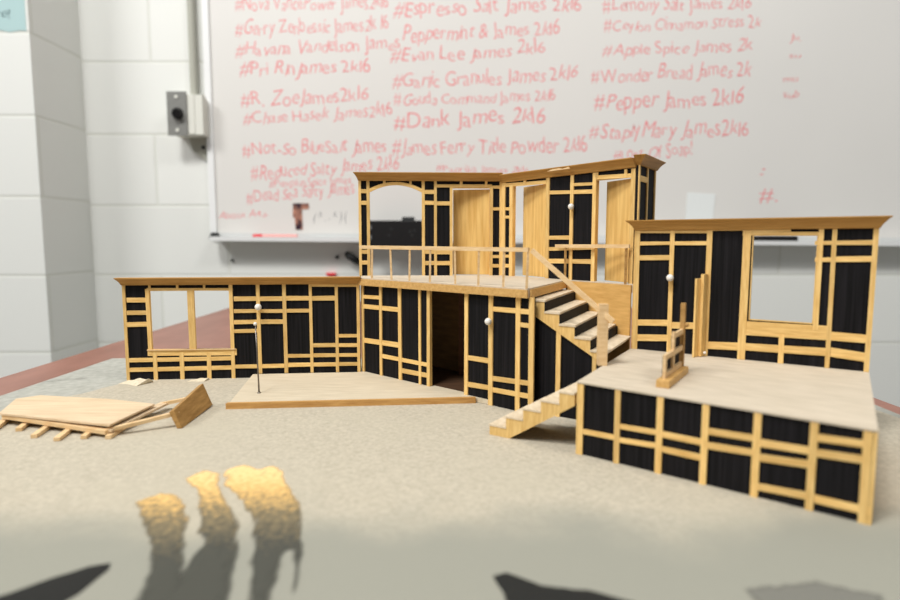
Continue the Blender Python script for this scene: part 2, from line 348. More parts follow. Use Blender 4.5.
# ================================================================== the room
def uvbox(name, quads, m):
    """quads: list of (4 corners in metres, 4 uvs)"""
    bm = bmesh.new(); uvl = bm.loops.layers.uv.new('UVMap')
    for co, uvs in quads:
        f = bm.faces.new([bm.verts.new(c) for c in co])
        for lp, u in zip(f.loops, uvs): lp[uvl].uv = u
    bmesh.ops.remove_doubles(bm, verts=bm.verts[:], dist=1e-5)
    me = bpy.data.meshes.new(name); bm.to_mesh(me); bm.free(); me.materials.append(m)
    o = bpy.data.objects.new(name, me); C.objects.link(o); o['kind'] = 'structure'
    return o
WY, PY, PX = 1.66, 1.46, -.985        # back wall plane, pillar front plane, pillar's right face
TOP = 2.9
def wz(z): return z - (Z0 + .4135)    # mortar courses: one joint lies 0.4135 m above the board
def face_xz(x0, x1, y, z0, z1, u0):
    return ([(x0, y, z0), (x1, y, z0), (x1, y, z1), (x0, y, z1)], [(x0-u0, wz(z0)), (x1-u0, wz(z0)), (x1-u0, wz(z1)), (x0-u0, wz(z1))])
uvbox('wall_back', [face_xz(PX-.02, 2.6, WY, 0, TOP, -.80),
                    ([(PX-.02, WY+.15, 0), (2.6, WY+.15, 0), (2.6, WY+.15, TOP), (PX-.02, WY+.15, TOP)], [(0, 0)]*4),
                    ([(PX-.02, WY, TOP), (2.6, WY, TOP), (2.6, WY+.15, TOP), (PX-.02, WY+.15, TOP)], [(0, 0)]*4),
                    ([(2.6, WY, 0), (2.6, WY+.15, 0), (2.6, WY+.15, TOP), (2.6, WY, TOP)], [(0, 0)]*4)], M['block'])
def wzp(z): return z - (Z0 + .4235)
uvbox('wall_left', [([(-2.2, PY, 0), (PX, PY, 0), (PX, PY, TOP), (-2.2, PY, TOP)], [(-2.2+.965, wzp(0)), (PX+.965, wzp(0)), (PX+.965, wzp(TOP)), (-2.2+.965, wzp(TOP))]),
                    ([(PX, PY, 0), (PX, WY, 0), (PX, WY, TOP), (PX, PY, TOP)], [(PX+.965+.39, wzp(0)), (PX+.965+.39+.2, wzp(0)), (PX+.965+.39+.2, wzp(TOP)), (PX+.965+.39, wzp(TOP))]),
                    ([(-2.2, PY, TOP), (PX, PY, TOP), (PX, WY, TOP), (-2.2, WY, TOP)], [(0, 0)]*4),
                    ([(-2.2, WY, 0), (-2.2, PY, 0), (-2.2, PY, TOP), (-2.2, WY, TOP)], [(0, 0)]*4)], M['block'])
bm = bmesh.new(); box(bm, -2600, 2700, -1800, 1810, -60, 0); struct('floor', bm, M['floor'])

# ------------------------------------------------------------------ table
tb = thing('table', 'long table with reddish laminate top under the grey board', 'table', (0, 0, -Z0/MM))
TT = Z0/MM - 6.
part('tabletop', M['table'], tb, lambda bm: box(bm, -447, 369, -500, 1330, TT-26, TT), 1.5)
part('apron', M['tablebody'], tb, lambda bm: [box(bm, -400, 320, y, y+20, TT-90, TT-26) for y in (-440, 1250)] and [box(bm, x, x+20, -420, 1250, TT-90, TT-26) for x in (-400, 300)])
for x in (-400, 290):
    for y in (-440, 1240):
        part('leg', M['tablebody'], tb, lambda bm: box(bm, x, x+30, y, y+30, 0, TT-26))

# ------------------------------------------------------------------ base board with its sand coating
bb = thing('base_board', 'grey board with a sandy coating that carries the whole model', 'board', (0, 0, -6))
part('board', M['board'], bb, lambda bm: prism(bm, [(-392, -60), (330, -60), (341, 655), (-374, 655)], 0, 5.6), 0.)
def ragged(pts, step=9, amp=4.):
    out = []
    for i, p in enumerate(pts):
        q = pts[(i+1) % len(pts)]
        n = max(1, int(math.hypot(q[0]-p[0], q[1]-p[1])/step))
        for k in range(n):
            x, y = p[0]+(q[0]-p[0])*k/n, p[1]+(q[1]-p[1])*k/n
            d = noise.noise_vector(Vector((x*.06, y*.06, 3.1)))*amp + noise.noise_vector(Vector((x*.21, y*.21, 8.)))*amp*.5
            out.append((x+d.x, y+d.y))
    return out
sand = ragged([(-380, -50), (-200, -52), (0, -50), (200, -52), (322, -50), (325, 200), (329, 372), (328, 640), (-100, 640), (-296, 562), (-302, 530), (-322, 480), (-350, 420), (-362, 330), (-372, 150)])
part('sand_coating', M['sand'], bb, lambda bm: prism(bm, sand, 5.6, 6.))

def decal(name, pts, m, label, cat, loc_z=.05, group=None, step=3.):
    """thin layer of dried paint; 'cover' fades towards its rim"""
    pts = ragged(pts, 5, 1.6)
    bm = bmesh.new(); vs = [bm.verts.new(V(x, y, loc_z)) for x, y in pts]
    f = bm.faces.new(vs); bmesh.ops.triangulate(bm, faces=[f])
    for _ in range(3):
        bmesh.ops.subdivide_edges(bm, edges=[e for e in bm.edges if e.calc_length() > step*MM], cuts=1, use_grid_fill=False)
        bmesh.ops.triangulate(bm, faces=bm.faces[:])
    bm.verts.ensure_lookup_table()
    n = len(pts); seg = [(Vector(pts[i]), Vector(pts[(i+1) % n])) for i in range(n)]
    cov = []
    for v in bm.verts:
        p = Vector((v.co.x/MM, v.co.y/MM)); d = 1e9
        for a, b in seg:
            t = max(0, min(1, (p-a).dot(b-a)/max((b-a).length_squared, 1e-9))); d = min(d, (a+(b-a)*t-p).length)
        cov.append(min(1., d/4.)*.8)
        v.co.z += min(1., d/6.)*.25*MM
    o = link(name, bm, m)
    at = o.data.attributes.new('cover', 'FLOAT', 'POINT'); at.data.foreach_set('value', cov)
    if o.data.polygons and o.data.polygons[0].normal.z < 0: o.data.flip_normals()
    o.location = (0, 0, Z0)
    return tag(o, label, cat, group)
decal('paint_streak', [(-160, 288), (-150, 300), (-138, 298), (-128, 284), (-113, 250), (-96, 205), (-94, 180), (-112, 180), (-118, 215), (-124, 236), (-142, 262)],
      streak_mat('streak_paint_left', .205, .355), 'leftmost paint streak on the foreground board, short with a dull yellow tip', 'paint mark', group='paint marks on the board')
decal('paint_streak', [(-148, 317), (-140, 332), (-127, 326), (-119, 304), (-99, 272), (-86, 238), (-80, 205), (-78, 180), (-106, 180), (-108, 215), (-108, 245), (-122, 276), (-132, 300)],
      streak_mat('streak_paint_mid', .215, .360), 'middle paint streak on the foreground board, narrow with a small yellow tip', 'paint mark', group='paint marks on the board')
decal('paint_streak', [(-129, 330), (-119, 341), (-110, 333), (-101, 338), (-92, 326), (-84, 308), (-70, 280), (-60, 241), (-54, 205), (-60, 208), (-67, 240), (-65, 215), (-60, 180), (-76, 180), (-76, 205), (-84, 240), (-94, 268), (-108, 292), (-122, 308)],
      streak_mat('streak_paint_right', .215, .362), 'rightmost and widest paint streak on the foreground board, broad yellow top', 'paint mark', group='paint marks on the board')
M['blackpaint'] = streak_mat('black_paint', 10., 11., (42, 42, 40), .3, .6)
decal('paint_blot', [(-182, 198), (-168, 207), (-154, 220), (-144, 229), (-137, 231), (-134, 226), (-136, 215), (-140, 198), (-160, 186)], M['blackpaint'],
      'black oval paint blot at the lower left corner of the board', 'paint mark', group='paint marks on the board')
decal('paint_blot', [(17, 221), (23, 224), (36, 215), (52, 212), (68, 204), (74, 192), (60, 180), (22, 184), (20, 205)], M['blackpaint'],
      'black paint blot at the bottom edge, below the lower staircase', 'paint mark', group='paint marks on the board')
decal('paint_blot', [(108, 214), (140, 219), (160, 209), (150, 190), (112, 190)], streak_mat('faint_paint', 10., 11., (122, 121, 113), .6, 1.15),
      'faint grey paint smear near the bottom right, before the raised platform', 'paint mark', group='paint marks on the board')

def flake(x, y, rz, w, d, h, label):
    def fn(bm):
        # a scrap folded along a ridge, one end lifted
        n = 7; rows = []
        for i in range(n+1):
            t = i/n; z = h*(.35+.65*t)*(1-.25*math.sin(t*9))
            x = w*(t-.5)
            rows.append([bm.verts.new(V(x+q, y, zz)) for q, y, zz in ((-1.5, -d*(.5-.12*math.sin(t*5)), .1), (.2, -d*.18, z*.62), (1.5, d*.12, z), (2.2, d*.34, z*.5), (1., d*.5, .1))])
        for i in range(n):
            for j in range(4):
                bm.faces.new([rows[i][j], rows[i+1][j], rows[i+1][j+1], rows[i][j+1]])
        bm.faces.new(rows[0]); bm.faces.new(list(reversed(rows[-1])))
        bm.faces.new([r[0] for r in rows] + [r[-1] for r in reversed(rows)])
    return solo('torn_flake', M['flake'], label, 'flake', fn, (x, y, 0), rz, 'torn flakes by the low wall')
flake(-287, 538, -.25, 22, 16, 5, 'torn beige flake curling up at the left corner of the long low wall')
flake(-234, 547, .2, 15, 8, 2.6, 'small torn beige flake below the double window of the low wall')

# ================================================================== the model
# ---- ground floor slab
sf = thing('stage_floor', 'pale thin floor sheet with a brown front edge beside the long low wall', 'floor sheet')
part('floor_sheet', M['floorboard'], sf, lambda bm: prism(bm, [(-171.5, 455.5), (19, 473), (47, 454.5), (58, 447.5), (98, 528), (52, 598), (-85, 594), (-88, 566), (-186, 556.5)], 0.3, 4.))
part('edge_strip', M['brownstrip'], sf, lambda bm: prism(bm, [(-173, 452.2), (20.5, 469.6), (20.2, 473), (-172.6, 455.6)], 0.05, 4.6))

# ---- long low wall on the left
A, B = (-300.7, 549.35), (-85.6, 567.72); L, rz = frame_of(A, B)
lf = thing('timber_wall', 'long low black and timber wall with a double window, left side of the model', 'wall', (A[0], A[1], 0), rz)
part('wall_panel', M['black'], lf, lambda bm: holed(bm, L, 0., 89.5, 0, 2.4, [(23.6, 57.6, 28.4, 83.4), (63., 96., 28.4, 83.4)]))
strips(lf, [(s+1.7, a, c, w) for s, a, c, w in LF_POSTS], [(s+1.7, a, e+1.7, c, w) for s, a, e, c, w in LF_RAILS], L, bottom=lambda s: 4.1 if s > 112 else 0.)
def wframe(bm, x0, x1, z0, z1, w, ya, yb):
    for a in ((x0-w, x0, z0-w, z1+w), (x1, x1+w, z0-w, z1+w), (x0, x1, z0-w, z0), (x0, x1, z1, z1+w)):
        box(bm, a[0], a[1], ya, yb, a[2], a[3])
for x0, x1 in ((23.8, 57.4), (63.2, 95.8)):
    part('window_lining', M['post'], lf, lambda bm: wframe(bm, x0, x1, 28.6, 83.2, .7, -.5, 1.8))
part('window_sill', M['balsa'], lf, lambda bm: box(bm, 19.5, 99.4, -1.9, 1.5, 27.7, 28.6))
cornice(lf, L, 88.6, .75, .2, .95)

# ---- angled ground-floor wall under the balcony
A, B = (-84., 570.), (62., 437.4); L, rz = frame_of(A, B)
cw = thing('timber_wall', 'angled ground floor black and timber wall with an open doorway, below the balcony', 'wall', (A[0], A[1], 0), rz)
part('wall_panel', M['black'], cw, lambda bm: holed(bm, L, 0., 87.4, 0, 2.4, [(90.6, 130., -1, 88), (-1, 89.6, -1, 4.05)]))
CWS = lambda s: s*1.012+.3
strips(cw, [(CWS(s), a, c, w) for s, a, c, w in CW_POSTS], [(CWS(s), a, CWS(e), c, w) for s, a, e, c, w in CW_RAILS], L, bottom=lambda s: 4.1 if s < 131 else 0.)
part('door_lining', M['post'], cw, lambda bm: [box(bm, 90., 90.9, -.6, 2., 4.1, 87.3), box(bm, 129.7, 130.8, -.6, 2., 4.1, 87.3)])

# ---- balcony: deck, fascia, back panels, railings
bal = thing('balcony', 'pale upper balcony deck with thin wooden railings over the ground floor wall', 'balcony')
DZ0, DZ1 = 87.6, 94.5
deck_poly = [(-86.3, 566.6), (56.4, 437.9), (58.6, 440.0), (103.4, 534.6), (147.2, 481.0), (150.5, 486), (53.5, 608.5), (-88, 602.5)]
part('deck', M['deck'], bal, lambda bm: prism(bm, deck_poly, DZ0+.1, DZ1))
def along(bm, p, q, off, th, z0, z1):
    d = Vector((q[0]-p[0], q[1]-p[1])).normalized(); n = Vector((d.y, -d.x))
    a = [(p[0]+n.x*off, p[1]+n.y*off), (q[0]+n.x*off, q[1]+n.y*off), (q[0]+n.x*(off+th), q[1]+n.y*(off+th)), (p[0]+n.x*(off+th), p[1]+n.y*(off+th))]
    prism(bm, a, z0, z1)
part('fascia', M['fascia'], bal, lambda bm: along(bm, (-87.3, 567.5), (57.2, 437.1), 0.02, 1.4, DZ0, DZ1-.9))
part('fascia', M['fascia'], bal, lambda bm: along(bm, (58.8, 439.6), (102.8, 532.4), 0.02, 1.2, DZ0, DZ1-.9))
part('side_panel', M['ply'], bal, lambda bm: along(bm, (104.2, 533.2), (146.4, 481.4), 0.3, 1.4, .05, DZ1-.6))
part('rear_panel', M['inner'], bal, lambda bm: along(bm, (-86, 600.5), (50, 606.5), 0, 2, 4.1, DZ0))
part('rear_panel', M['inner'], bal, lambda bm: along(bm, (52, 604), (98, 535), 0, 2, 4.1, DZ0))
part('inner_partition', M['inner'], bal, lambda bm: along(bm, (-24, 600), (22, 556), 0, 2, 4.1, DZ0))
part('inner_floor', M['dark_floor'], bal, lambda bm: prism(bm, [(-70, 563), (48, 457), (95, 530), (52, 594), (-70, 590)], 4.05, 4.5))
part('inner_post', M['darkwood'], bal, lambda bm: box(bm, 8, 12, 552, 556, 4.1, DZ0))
RA, RB = Vector((-84.6, 566.6)), Vector((57.4, 438.3))
rdir = (RB-RA).normalized()
part('handrail', M['balsa'], bal, lambda bm: bar(bm, (RA.x, RA.y, 123.4), (RB.x, RB.y, 122.9), 2.2, 3.2))
for s in (17.3, 42.1, 67., 91.7, 119.2, 144.4, 168.9, 190.8):
    p = RA + rdir*s; q = p + rdir*random.uniform(-1.2, 1.2)
    part('baluster', M['balsa'], bal, lambda bm: bar(bm, (q.x, q.y, DZ1), (p.x, p.y, 122.), 1.7, 1.7, (0, 1, 0)))
SA = Vector((48.2, 603.2)); sdir = Vector((97.8, -120.)).normalized()
part('handrail', M['balsa'], bal, lambda bm: bar(bm, (*(SA+sdir*75), 124.6), (*(SA+sdir*152.5), 125.), 1.8, 3.))
for s in (86.5, 149.5):
    p = SA + sdir*s
    part('baluster', M['oldwood'], bal, lambda bm: bar(bm, (p.x, p.y, DZ1), (p.x, p.y, 123.5), 1.8, 1.8, (0, 1, 0)))

# ---- upper storey, left flat (arched opening and a door)
BASE = 94.6
A, B = (-90., 599.9), (52., 606.); L, rz = frame_of(A, B)
ul = thing('timber_wall', 'upper storey black and timber wall with an arched opening, left part above the balcony', 'wall', (A[0], A[1], BASE), rz)
H = 189 - BASE
part('wall_panel', M['black'], ul, lambda bm: holed(bm, L-.4, 0., H, 0, 2.4, [(10.6, 62.2, -1, 188.2-BASE), (92.4, 130., -1, 181.5-BASE)]))
def arch_pts(x0, x1, zs, zt, n=14):
    c = (x0+x1)/2; w = (x1-x0)/2
    return [(x0+(x1-x0)*i/n, zs+(zt-zs)*(1-((x0+(x1-x0)*i/n-c)/w)**2)) for i in range(n+1)]
lo = arch_pts(10.2, 62.6, 176.6-BASE, 184.-BASE); hi = arch_pts(10.2, 62.6, 180.2-BASE, 187.-BASE)
part('arch_panel', M['black'], ul, lambda bm: [prism(bm, [hi[i], hi[i+1], (hi[i+1][0], 188.9-BASE), (hi[i][0], 188.9-BASE)], .02, 1.4, 'y') for i in range(len(hi)-1)])
part('timber_arch', M['rail'], ul, lambda bm: [prism(bm, [lo[i], lo[i+1], hi[i+1], hi[i]], -1.3, 1.5, 'y') for i in range(len(lo)-1)])
strips(ul, [(s+2, a, c, w) for s, a, c, w in UL_POSTS], [(s+2, a, e+2, c, w) for s, a, e, c, w in UL_RAILS], L, dz=BASE)
part('door_lining', M['post'], ul, lambda bm: [box(bm, 91.8, 92.6, -.5, 2, 0, 181.6-BASE), box(bm, 129.8, 130.6, -.5, 2, 0, 181.6-BASE), box(bm, 91.8, 130.6, -.5, 3, 181.2-BASE, 182.2-BASE)])
def door(root, hinge, width, height, ang, label=None):
    d = part('door', M['doorply'], root, lambda bm: box(bm, -width, 0, 0, 1.6, .4, height))
    d.location = V(hinge, 2.1, 0); d.rotation_euler = (0, 0, -ang)
    if label: d['label'] = label
    return d
door(ul, 129.6, 36.8, 180.4-BASE, math.radians(13), 'plain plywood door nearly shut')
cornice(ul, L-.5, 188.-BASE, .7, 0., 1.05)

# ---- upper storey, right flat (two doors) with its return
A, B = (52., 606.), (150., 486.); L, rz = frame_of(A, B)
ur = thing('timber_wall', 'upper storey black and timber wall with two open doors, right part above the staircase', 'wall', (A[0], A[1], BASE), rz)
part('wall_panel', M['black'], ur, lambda bm: holed(bm, L, 0., 187.4-BASE, 0, 2.4, [(16., 58.6, -1, 182.8-BASE), (115., 149., -1, 180.6-BASE)]))
strips(ur, UR_POSTS, UR_RAILS, L, dz=BASE)
part('door_lining', M['post'], ur, lambda bm: [box(bm, 15.4, 16.2, -.5, 3, 0, 183-BASE), box(bm, 58.3, 59.1, -.5, 3, 0, 183-BASE), box(bm, 15.4, 59.1, -.5, 3, 182.5-BASE, 183.4-BASE)])
part('door_lining', M['post'], ur, lambda bm: [box(bm, 114.3, 115.2, -.5, 3, 0, 180.8-BASE), box(bm, 148.7, 149.5, -.5, 3, 0, 180.8-BASE), box(bm, 114.3, 149.5, -.5, 3, 180.3-BASE, 181.2-BASE)])
door(ur, 58.3, 42., 181.8-BASE, math.radians(14), 'plywood door half open beside the inner corner')
door(ur, 148.6, 33.4, 179.6-BASE, math.radians(17), 'plywood door standing open at the right end')
cornice(ur, L-1.2, 186.4-BASE, 0., -.2, 1.0, sag=-1.2)
# return at the right end, going back
rx = math.atan2(528-486, 177.5-150) - rz        # direction of the return in the flat's own frame
RL = 50.
ret = part('return_panel', M['black'], ur, lambda bm: box(bm, 0, RL, 0, 2.2, 0, 190.5-BASE))
ret.location = V(L+.1, .2, 0); ret.rotation_euler = (0, 0, rx)
for s, w in ((1.6, 3.2), (25., 3.), (48.4, 3.2)):
    part('timber_post', M['post'], ret, lambda bm: box(bm, s-w/2, s+w/2, -1., .1, 0, 190.5-BASE))
part('timber_rail', M['rail'], ret, lambda bm: box(bm, 3.2, 23.6, -.9, .1, 177-BASE, 181.6-BASE))
cr = cornice(ret, RL, 189.4-BASE, 1.2, .9, 1.)
# splintered strip on top of the cornice
part('chipped_edge', M['balsa'], ur, lambda bm: prism(bm, [(66, 191.4-BASE), (72, 193.0-BASE), (80, 193.2-BASE), (84, 192.3-BASE), (90, 193.4-BASE), (92, 191.8-BASE)], -7.9, -7.2, 'y'))

# ---- upper staircase from the balcony down to the platform
st = thing('staircase', 'upper flight of five wooden steps with handrail, from the balcony to the platform', 'stairs', (0, 0, 0))
SO = Vector((59.6, 445.8)); SU = Vector((.82, -.572)).normalized(); RUN, RISE = 12., 8.33
SI = Vector((100.8, 537.8)); SUI = Vector((97.8, -120.)).normalized()
def so(l): return SO + SU*l
def si(k): return SI + SUI*(k*14.8)
STOP = DZ1
for k in range(5):
    z = STOP - RISE*(k+1)
    a, b = so(k*RUN+.1), so((k+1)*RUN+.8)
    c, d = si(k+1.03) , si(k+.05)
    off = Vector((-.775, -.632))*2.4
    c, d = c+off, d+off
    part('tread', M['tread'], st, lambda bm: prism(bm, [tuple(a-Vector((.3, .5))), tuple(b-Vector((.3, .5))), tuple(c), tuple(d)], z-1.5, z))
    a2, d2 = so(k*RUN+.2), si(k+.08)+off
    part('riser', M['black'], st, lambda bm: prism(bm, [tuple(a2), tuple(a2+SU*.8), tuple(d2+SU*.8), tuple(d2)], z, z+RISE-1.5 if k else z+RISE-7))
def plane_prism(bm, O, U, pts, d0, d1):
    """polygon in the vertical plane through O along U (l, z), extruded sideways by d0..d1 (mm)"""
    n = Vector((-U.y, U.x))
    ring = [[bm.verts.new(V(O.x+U.x*l+n.x*d, O.y+U.y*l+n.y*d, z)) for l, z in pts] for d in (d0, d1)]
    m = len(pts); bm.faces.new(ring[0]); bm.faces.new(list(reversed(ring[1])))
    for i in range(m):
        bm.faces.new([ring[0][i], ring[1][i], ring[1][(i+1) % m], ring[0][(i+1) % m]])
zig = [(-.4, 76.5)]
zig = [(0, 76.), (0, STOP-RISE-1.5)]
for k in range(5):
    z = STOP - RISE*(k+1) - 1.5
    zig += [(k*RUN, z), ((k+1)*RUN, z)]
zig += [(60, 45.6), (54, 45.6)]
dedup = [zig[0]] + [p for i, p in enumerate(zig[1:]) if p != zig[i]]
part('stringer', M['post'], st, lambda bm: plane_prism(bm, SO, SU, dedup, 0, 1.8))
part('side_panel', M['black'], st, lambda bm: plane_prism(bm, SO, SU, [(-1, .05), (53.6, .05), (53.6, 47), (0, 79)], 1.9, 3.4))
part('timber_post', M['post'], st, lambda bm: plane_prism(bm, SO, SU, [(21.7, .05), (25.3, .05), (25.3, 63.4), (21.7, 65.4)], .4, 1.85))
part('timber_post', M['post'], st, lambda bm: plane_prism(bm, SO, SU, [(49.6, .05), (52.6, .05), (52.6, 47.), (49.6, 49.)], .4, 1.85))
part('newel_post', M['balsa'], st, lambda bm: box(bm, 100.6, 106.6, 400.4, 406.2, 45.1, 87.))
part('handrail', M['balsa'], st, lambda bm: bar(bm, (59.3, 436.4, 122.5), (109.2, 397.6, 75.6), 2., 3.3))

# ---- platform on the right
A, B = (78.5, 356.), (192.3, 264.4); L, rz = frame_of(A, B)
pf = thing('raised_platform', 'raised platform with black and timber sides and a pale top, right foreground', 'platform', (A[0], A[1], 0), rz)
def to_local(x, y): 
    dx, dy = x-A[0], y-A[1]; c, s = math.cos(rz), math.sin(rz)
    return (dx*c+dy*s, -dx*s+dy*c)
BLp, BRp = to_local(143.2, 466.), to_local(269.8, 382.)
part('front_panel', M['black'], pf, lambda bm: box(bm, 0, L, 0, 2.4, 0, 43.9))
part('side_panel', M['ply'], pf, lambda bm: along(bm, (L-.2, 2.4), BRp, -2.2, 2.2, 0, 43.9))
part('side_panel', M['black'], pf, lambda bm: along(bm, (.2, 2.4), BLp, 0, 2.2, 0, 43.9))
part('rear_panel', M['black'], pf, lambda bm: along(bm, BLp, BRp, 0, 2.2, 0, 43.9))
strips(pf, [p[:2]+(43.9,)+p[3:] for p in PF_POSTS], PF_RAILS, L)
part('corner_post', M['post'], pf, lambda bm: box(bm, L-.1, L+1.2, -1.15, 5, 0, 43.9))
part('corner_post', M['post'], pf, lambda bm: box(bm, -1.2, .1, -1.15, 4, 0, 43.9))
part('platform_top', M['deck'], pf, lambda bm: prism(bm, [(-1.2, -1.6), (L+1.4, -1.6), (BRp[0]+1.2, BRp[1]+1.2), (BLp[0]-1.2, BLp[1]+1.2)], 44.0, 45.0))

# ---- wall standing on the platform
A, B = (144., 466.), (270.9, 381.7); L, rz = frame_of(A, B); PZ = 45.1
rf = thing('timber_wall', 'black and timber wall with one square window, standing on the raised platform', 'wall', (A[0], A[1], PZ), rz)
part('wall_panel', M['black'], rf, lambda bm: holed(bm, L, 0., 138-PZ, 0, 3., [(81.4, 119.6, 74.2-PZ, 133-PZ)]))
strips(rf, [(s, max(a, PZ), b, w) for s, a, b, w in RF_POSTS], RF_RAILS, L, dz=PZ)
part('window_lining', M['post'], rf, lambda bm: wframe(bm, 81.6, 119.4, 74.4-PZ, 132.8-PZ, .7, -.6, 1.6))
part('end_strip', M['ply'], rf, lambda bm: box(bm, -1.2, 0, -1.1, 9, 0, 138-PZ))
cornice(rf, L, 137.3-PZ, 1., 1., 1.04)
dr = part('door', M['post'], rf, lambda bm: [box(bm, -1.3, .1, -13, -.9, 0, 57), box(bm, .1, 2.4, -7, -.9, 0, 60)])
dr.location = V(51., -.4, .3); dr.rotation_euler = (0, 0, math.radians(-14)); dr['label'] = 'narrow wooden door standing open edge-on'
part('door_knob', M['pin'], dr, lambda bm: ball(bm, (3.5, -3.4, 2.6), 1.1), smooth=True)

# ---- lower staircase beside the platform
ls = thing('staircase', 'lower flight of low wooden steps from the base board up to the platform', 'stairs', (0, 0, 0))
LO = Vector((26.6, 392.2)); LU = Vector((.826, -.563)).normalized(); LV = Vector((-LU.y, LU.x)); LRUN, LRISE, LW = 12.45, 7.4, 33.
zig = [(0, 0.05)]
for k in range(5):
    z = LRISE*(k+1) - 1.2
    zig += [(k*LRUN, z), ((k+1)*LRUN, z)]
zig[-1] = (5*LRUN-2.4, zig[-1][1])
zig += [(5*LRUN-2.4, 29.), (15., .05)]
for d0 in (0., LW-2.2):
    part('stringer', M['post'], ls, lambda bm: plane_prism(bm, LO, LU, zig, d0, d0+2.2))
for k in range(5):
    z = LRISE*(k+1); e = (k+1)*LRUN+.1 if k < 4 else 5*LRUN-2.4
    part('tread', M['tread'], ls, lambda bm: plane_prism(bm, LO, LU, [(k*LRUN-.5, z-1.2), (e, z-1.2), (e, z), (k*LRUN-.5, z)], -.4, LW+.4))
    part('riser', M['post'], ls, lambda bm: plane_prism(bm, LO, LU, [(k*LRUN+.1, z-LRISE+.1), (k*LRUN+1., z-LRISE+.1), (k*LRUN+1., z-1.3), (k*LRUN+.1, z-1.3)], 2.3, LW-2.3))

# ---- white-headed pins
def pin(label, x, y, z, d, r=2.9, L=5.):
    t = thing('map_pin', label, 'pin', (x, y, z), 0., 'white pins stuck in the walls')
    d = Vector(d).normalized()
    part('head', M['pin'], t, lambda bm: ball(bm, d*(r+.6), r), smooth=True)
    part('needle', M['steel'], t, lambda bm: tube(bm, [d*.05, d*1.6], .45, 8))
def on(A, B, s, off):
    l = math.hypot(B[0]-A[0], B[1]-A[1]); u = ((B[0]-A[0])/l, (B[1]-A[1])/l)
    return (A[0]+u[0]*s+u[1]*off, A[1]+u[1]*s-u[0]*off), (u[1], -u[0], 0)
for label, A, B, s, z, r, off in (
        ('white round pin head on the long low wall, beside its double window', (-300.7, 549.35), (-87., 567.6), 122.2, 67.9, 3.1, 1.2),
        ('white round pin head on the ground floor wall, right of the doorway', (-84., 570.), (62., 437.4), 157.6, 67.2, 2.8, 1.2),
        ('white round pin head on the upper storey wall, between the two open doors', (52., 606.), (150., 486.), 91.3, 159.2, 2.7, 1.2),
        ('white round pin head on the wall standing on the platform', (144., 466.), (272., 381.), 27.2, 101.9, 2.7, 1.2)):
    p, n = on(A, B, s, off)
    pin(label, p[0], p[1], z, n, r)
nd = thing('long_pin', 'long thin needle pin standing upright on the floor sheet before the low wall', 'pin', (-158., 486.5, 4.))
part('shaft', M['steel'], nd, lambda bm: tube(bm, [(0, 0, 0), (-1.2, 2, 30), (-3.2, 6, 56)], [.75, .6, .5], 8), smooth=True)
part('head', M['pin'], nd, lambda bm: ball(bm, (-3.4, 6.2, 56.8), 1.5), smooth=True)
part('foot', M['steel'], nd, lambda bm: tube(bm, [(0, 0, 0), (0, 0, .8)], [1.7, 1.1], 10), smooth=True)

# ---- little railed bench on the platform
u = Vector((.55, .835)); bang = math.atan2(u.y, u.x)
bn = thing('railing_piece', 'small wooden railing piece with a tall post, standing loose on the platform top', 'railing', (121.8, 339.6, 45.), bang)
part('base', M['fascia'], bn, lambda bm: box(bm, 0, 50, -4.6, 3, 0, 4.4), .3)
part('back_panel', M['black'], bn, lambda bm: [box(bm, 6, 25, .7, 1.2, 4.5, 18), box(bm, 25, 47, .7, 1.2, 4.5, 27)])
for x0, x1, z0, z1 in ((8.4, 24, 4.4, 7.4), (8.4, 24, 15.4, 18.4), (5, 8.4, 4.4, 18.4), (24, 27.5, 4.4, 29.5), (27.5, 48, 4.4, 7.4), (27.5, 48, 15, 18), (27.5, 48, 25.5, 28.5)):
    part('rail' if x1-x0 > 6 else 'post', M['balsa'], bn, lambda bm: box(bm, x0, x1, -.9, .7, z0, z1))
tp = part('post', M['oldwood'], bn, lambda bm: box(bm, 48, 51, -1.6, 1.4, 0., 45.), .3)
part('knob', M['oldwood'], tp, lambda bm: ball(bm, (49.5, -2.5, 31.), 1.5), smooth=True)

# ---- collapsed wooden roof section on the left
rp = thing('broken_roof_section', 'flat pale wooden sheet on thin joists with a raised end plank, lying at the left', 'roof piece', (0, 0, 0))
part('sheet', M['sheet'], rp, lambda bm: prism(bm, [(-334, 452), (-318, 413), (-225, 386), (-220, 437), (-262, 451), (-322, 462)], 7.2, 8.6))
part('front_beam', M['balsa'], rp, lambda bm: bar(bm, (-316, 416, 5.7), (-226, 386, 3.9), 5., 2.6))
part('rear_beam', M['balsa'], rp, lambda bm: bar(bm, (-329, 456, 5.7), (-224, 431, 4.5), 5., 2.6))
for (x0, y0), (x1, y1) in (((-324, 440), (-310, 394)), ((-305, 440), (-294, 398)), ((-284, 438), (-274, 384)), ((-266, 436), (-255, 378)), ((-248, 432), (-240, 382)), ((-226, 430), (-224, 382))):
    part('joist', M['balsa'], rp, lambda bm: bar(bm, (x0, y0, 2.6), (x1, y1, 1.4), 3.7, 2.4))
part('end_frame', M['sheet'], rp, lambda bm: bar(bm, (-227, 386, 4.4), (-219, 452, 5.2), 7., 1.6))
part('arm', M['balsa'], rp, lambda bm: bar(bm, (-229, 387, 4.), (-190, 411, 9.5), 3.6, 2.4))
part('arm', M['balsa'], rp, lambda bm: bar(bm, (-220, 450, 5.), (-193, 452, 10.5), 3.6, 2.4))
